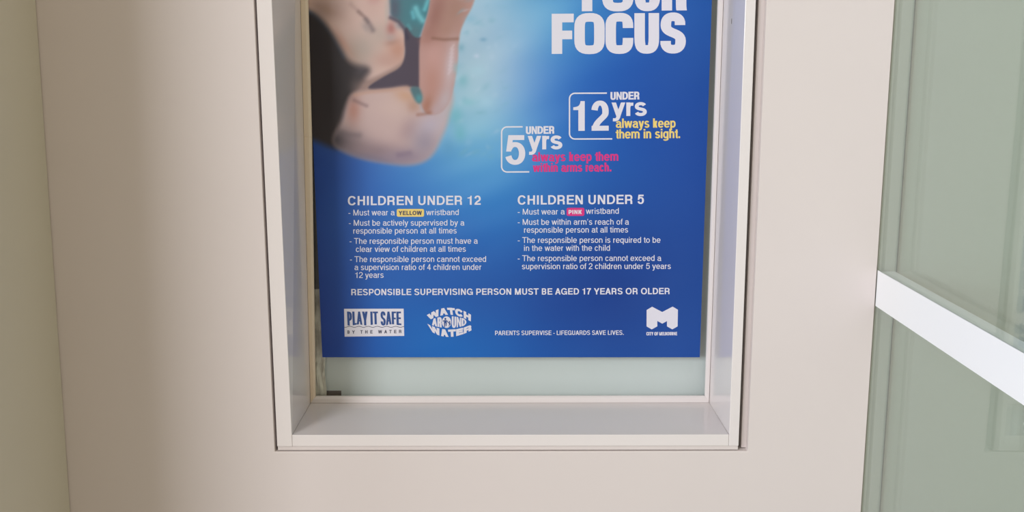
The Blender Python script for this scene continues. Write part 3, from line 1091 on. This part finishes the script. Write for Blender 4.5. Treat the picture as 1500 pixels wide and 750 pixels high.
def quad3(t, a, b_, c):
    """curve through a at 0, b at the middle, c at 1"""
    return a * (2 * t - 1) * (t - 1) + b_ * 4 * t * (1 - t) + c * t * (2 * t - 1)


def arch_up(t, y):
    top = (quad3(t, 190, 590, 1000), quad3(t, 270, 132, 262))
    bot = (quad3(t, 232, 610, 996), quad3(t, 362, 262, 385))
    return le(bot[0] + (top[0] - bot[0]) * y, bot[1] + (top[1] - bot[1]) * y)


def arch_down(t, y):
    top = (quad3(t, 200, 600, 1005), quad3(t, 428, 535, 440))
    bot = (quad3(t, 270, 610, 1010), quad3(t, 566, 668, 545))
    return le(bot[0] + (top[0] - bot[0]) * y, bot[1] + (top[1] - bot[1]) * y)


def lens(x0, x1):
    def f(t, y):
        x = x0 + (x1 - x0) * t
        k = (x - 595) / 330
        top, bot = 288 + 62 * k * k, 506 - 62 * k * k
        return le(x, bot + (top - bot) * y)
    return f


eye = type_line('eye_logo', 'WATCH', 0, 100, 0, 0, 14, .42, .30, I_white, poster, label='white eye shaped logo of curved words', warp=arch_up, sbk=.25)
type_line('logo_word', 'WATER', 0, 100, 0, 0, 14, .44, .30, I_white, parent=eye, warp=arch_down, sbk=.25)
type_line('logo_word', 'AR', 0, 16, 0, 0, 14, .22, .15, I_white, parent=eye, warp=lens(285, 466), sbk=.4)
type_line('logo_word', 'UND', 0, 24, 0, 0, 14, .21, .15, I_white, parent=eye, warp=lens(648, 915), sbk=.4)
disc = ink('logo_disc', [[le(552 + 85 * cos(a), 397 + 106 * sin(a)) for a in np.linspace(0, 2 * pi, 33)[:-1]]], I_white, eye, 1)
fig = []
fig.append([le(530 + 17 * cos(a), 338 + 20 * sin(a)) for a in np.linspace(0, 2 * pi, 13)[:-1]])
fig.append([le(*p) for p in ((508, 362), (552, 362), (556, 415), (504, 415))])
fig.append([le(*p) for p in ((505, 412), (526, 412), (524, 488), (508, 488))])
fig.append([le(*p) for p in ((533, 412), (556, 412), (550, 470), (536, 470))])
fig += stroke_px([le(510, 366), le(492, 380), le(484, 372)], 1.3) + stroke_px([le(552, 368), (le(575, 392))], 1.3)
fig.append([le(608 + 13 * cos(a), 392 + 15 * sin(a)) for a in np.linspace(0, 2 * pi, 13)[:-1]])
fig.append([le(*p) for p in ((594, 410), (624, 408), (622, 448), (598, 450))])
fig.append([le(*p) for p in ((598, 446), (610, 446), (600, 478), (590, 474))])
fig += stroke_px([le(596, 414), le(576, 394)], 1.2)
ink('logo_figures', fig, I_blue, eye, 3, 'two blue figures hand in hand')

# ------------------------------------------------------------------ odds and ends behind the lower left of the pane
m = MB()
nx_, nzz = 9, 22
ww = random.Random(7)
for j in range(nzz + 1):
    for i in range(nx_ + 1):
        z = 0.9318 + 0.190 * j / nzz
        x = -0.3290 + 0.0180 * i / nx_ + 0.0010 * sin(j * 0.9) + 0.0006 * ww.random()
        y = 0.1790 + 0.0011 * sin(i * 1.1 + j * 0.35) + 0.0016 * ww.random() - 0.0010 * sin(j * 0.55)
        m.v.append((x, y, z))
for j in range(nzz):
    for i in range(nx_):
        a = j * (nx_ + 1) + i
        m.f.append((a, a + 1, a + nx_ + 2, a + nx_ + 1))
M_wrap = bpy.data.materials.new('crumpled_wrap')
M_wrap.use_nodes = True
nt = M_wrap.node_tree
b_ = nt.nodes['Principled BSDF']
tc = nt.nodes.new('ShaderNodeTexCoord')
vz = nt.nodes.new('ShaderNodeTexNoise')
vz.inputs['Scale'].default_value = 24.0
vz.inputs['Detail'].default_value = 3.0
cr = nt.nodes.new('ShaderNodeValToRGB')
cr.color_ramp.elements[0].position = 0.38
cr.color_ramp.elements[0].color = (0.45, 0.40, 0.35, 1)
cr.color_ramp.elements[1].position = 0.62
cr.color_ramp.elements[1].color = (0.90, 0.86, 0.78, 1)
nt.links.new(tc.outputs['Object'], vz.inputs['Vector'])
nt.links.new(vz.outputs['Fac'], cr.inputs['Fac'])
nt.links.new(cr.outputs['Color'], b_.inputs['Base Color'])
b_.inputs['Roughness'].default_value = 0.4
wrap = m.build('crumpled_wrap', M_wrap)
sd = wrap.modifiers.new('solid', 'SOLIDIFY')
sd.thickness = 0.0006
tag(wrap, 'crumpled brown and white wrapping strip behind the glass at lower left of the poster', 'wrapping')
m = MB()
m.box(-0.3120, -0.2840, 0.1890, 0.1898, 0.9316, 0.9520)
card = m.build('card_scrap', M_card)
tag(card, 'small brown card scrap low behind the glass under the notch of the frosted sheet', 'card')
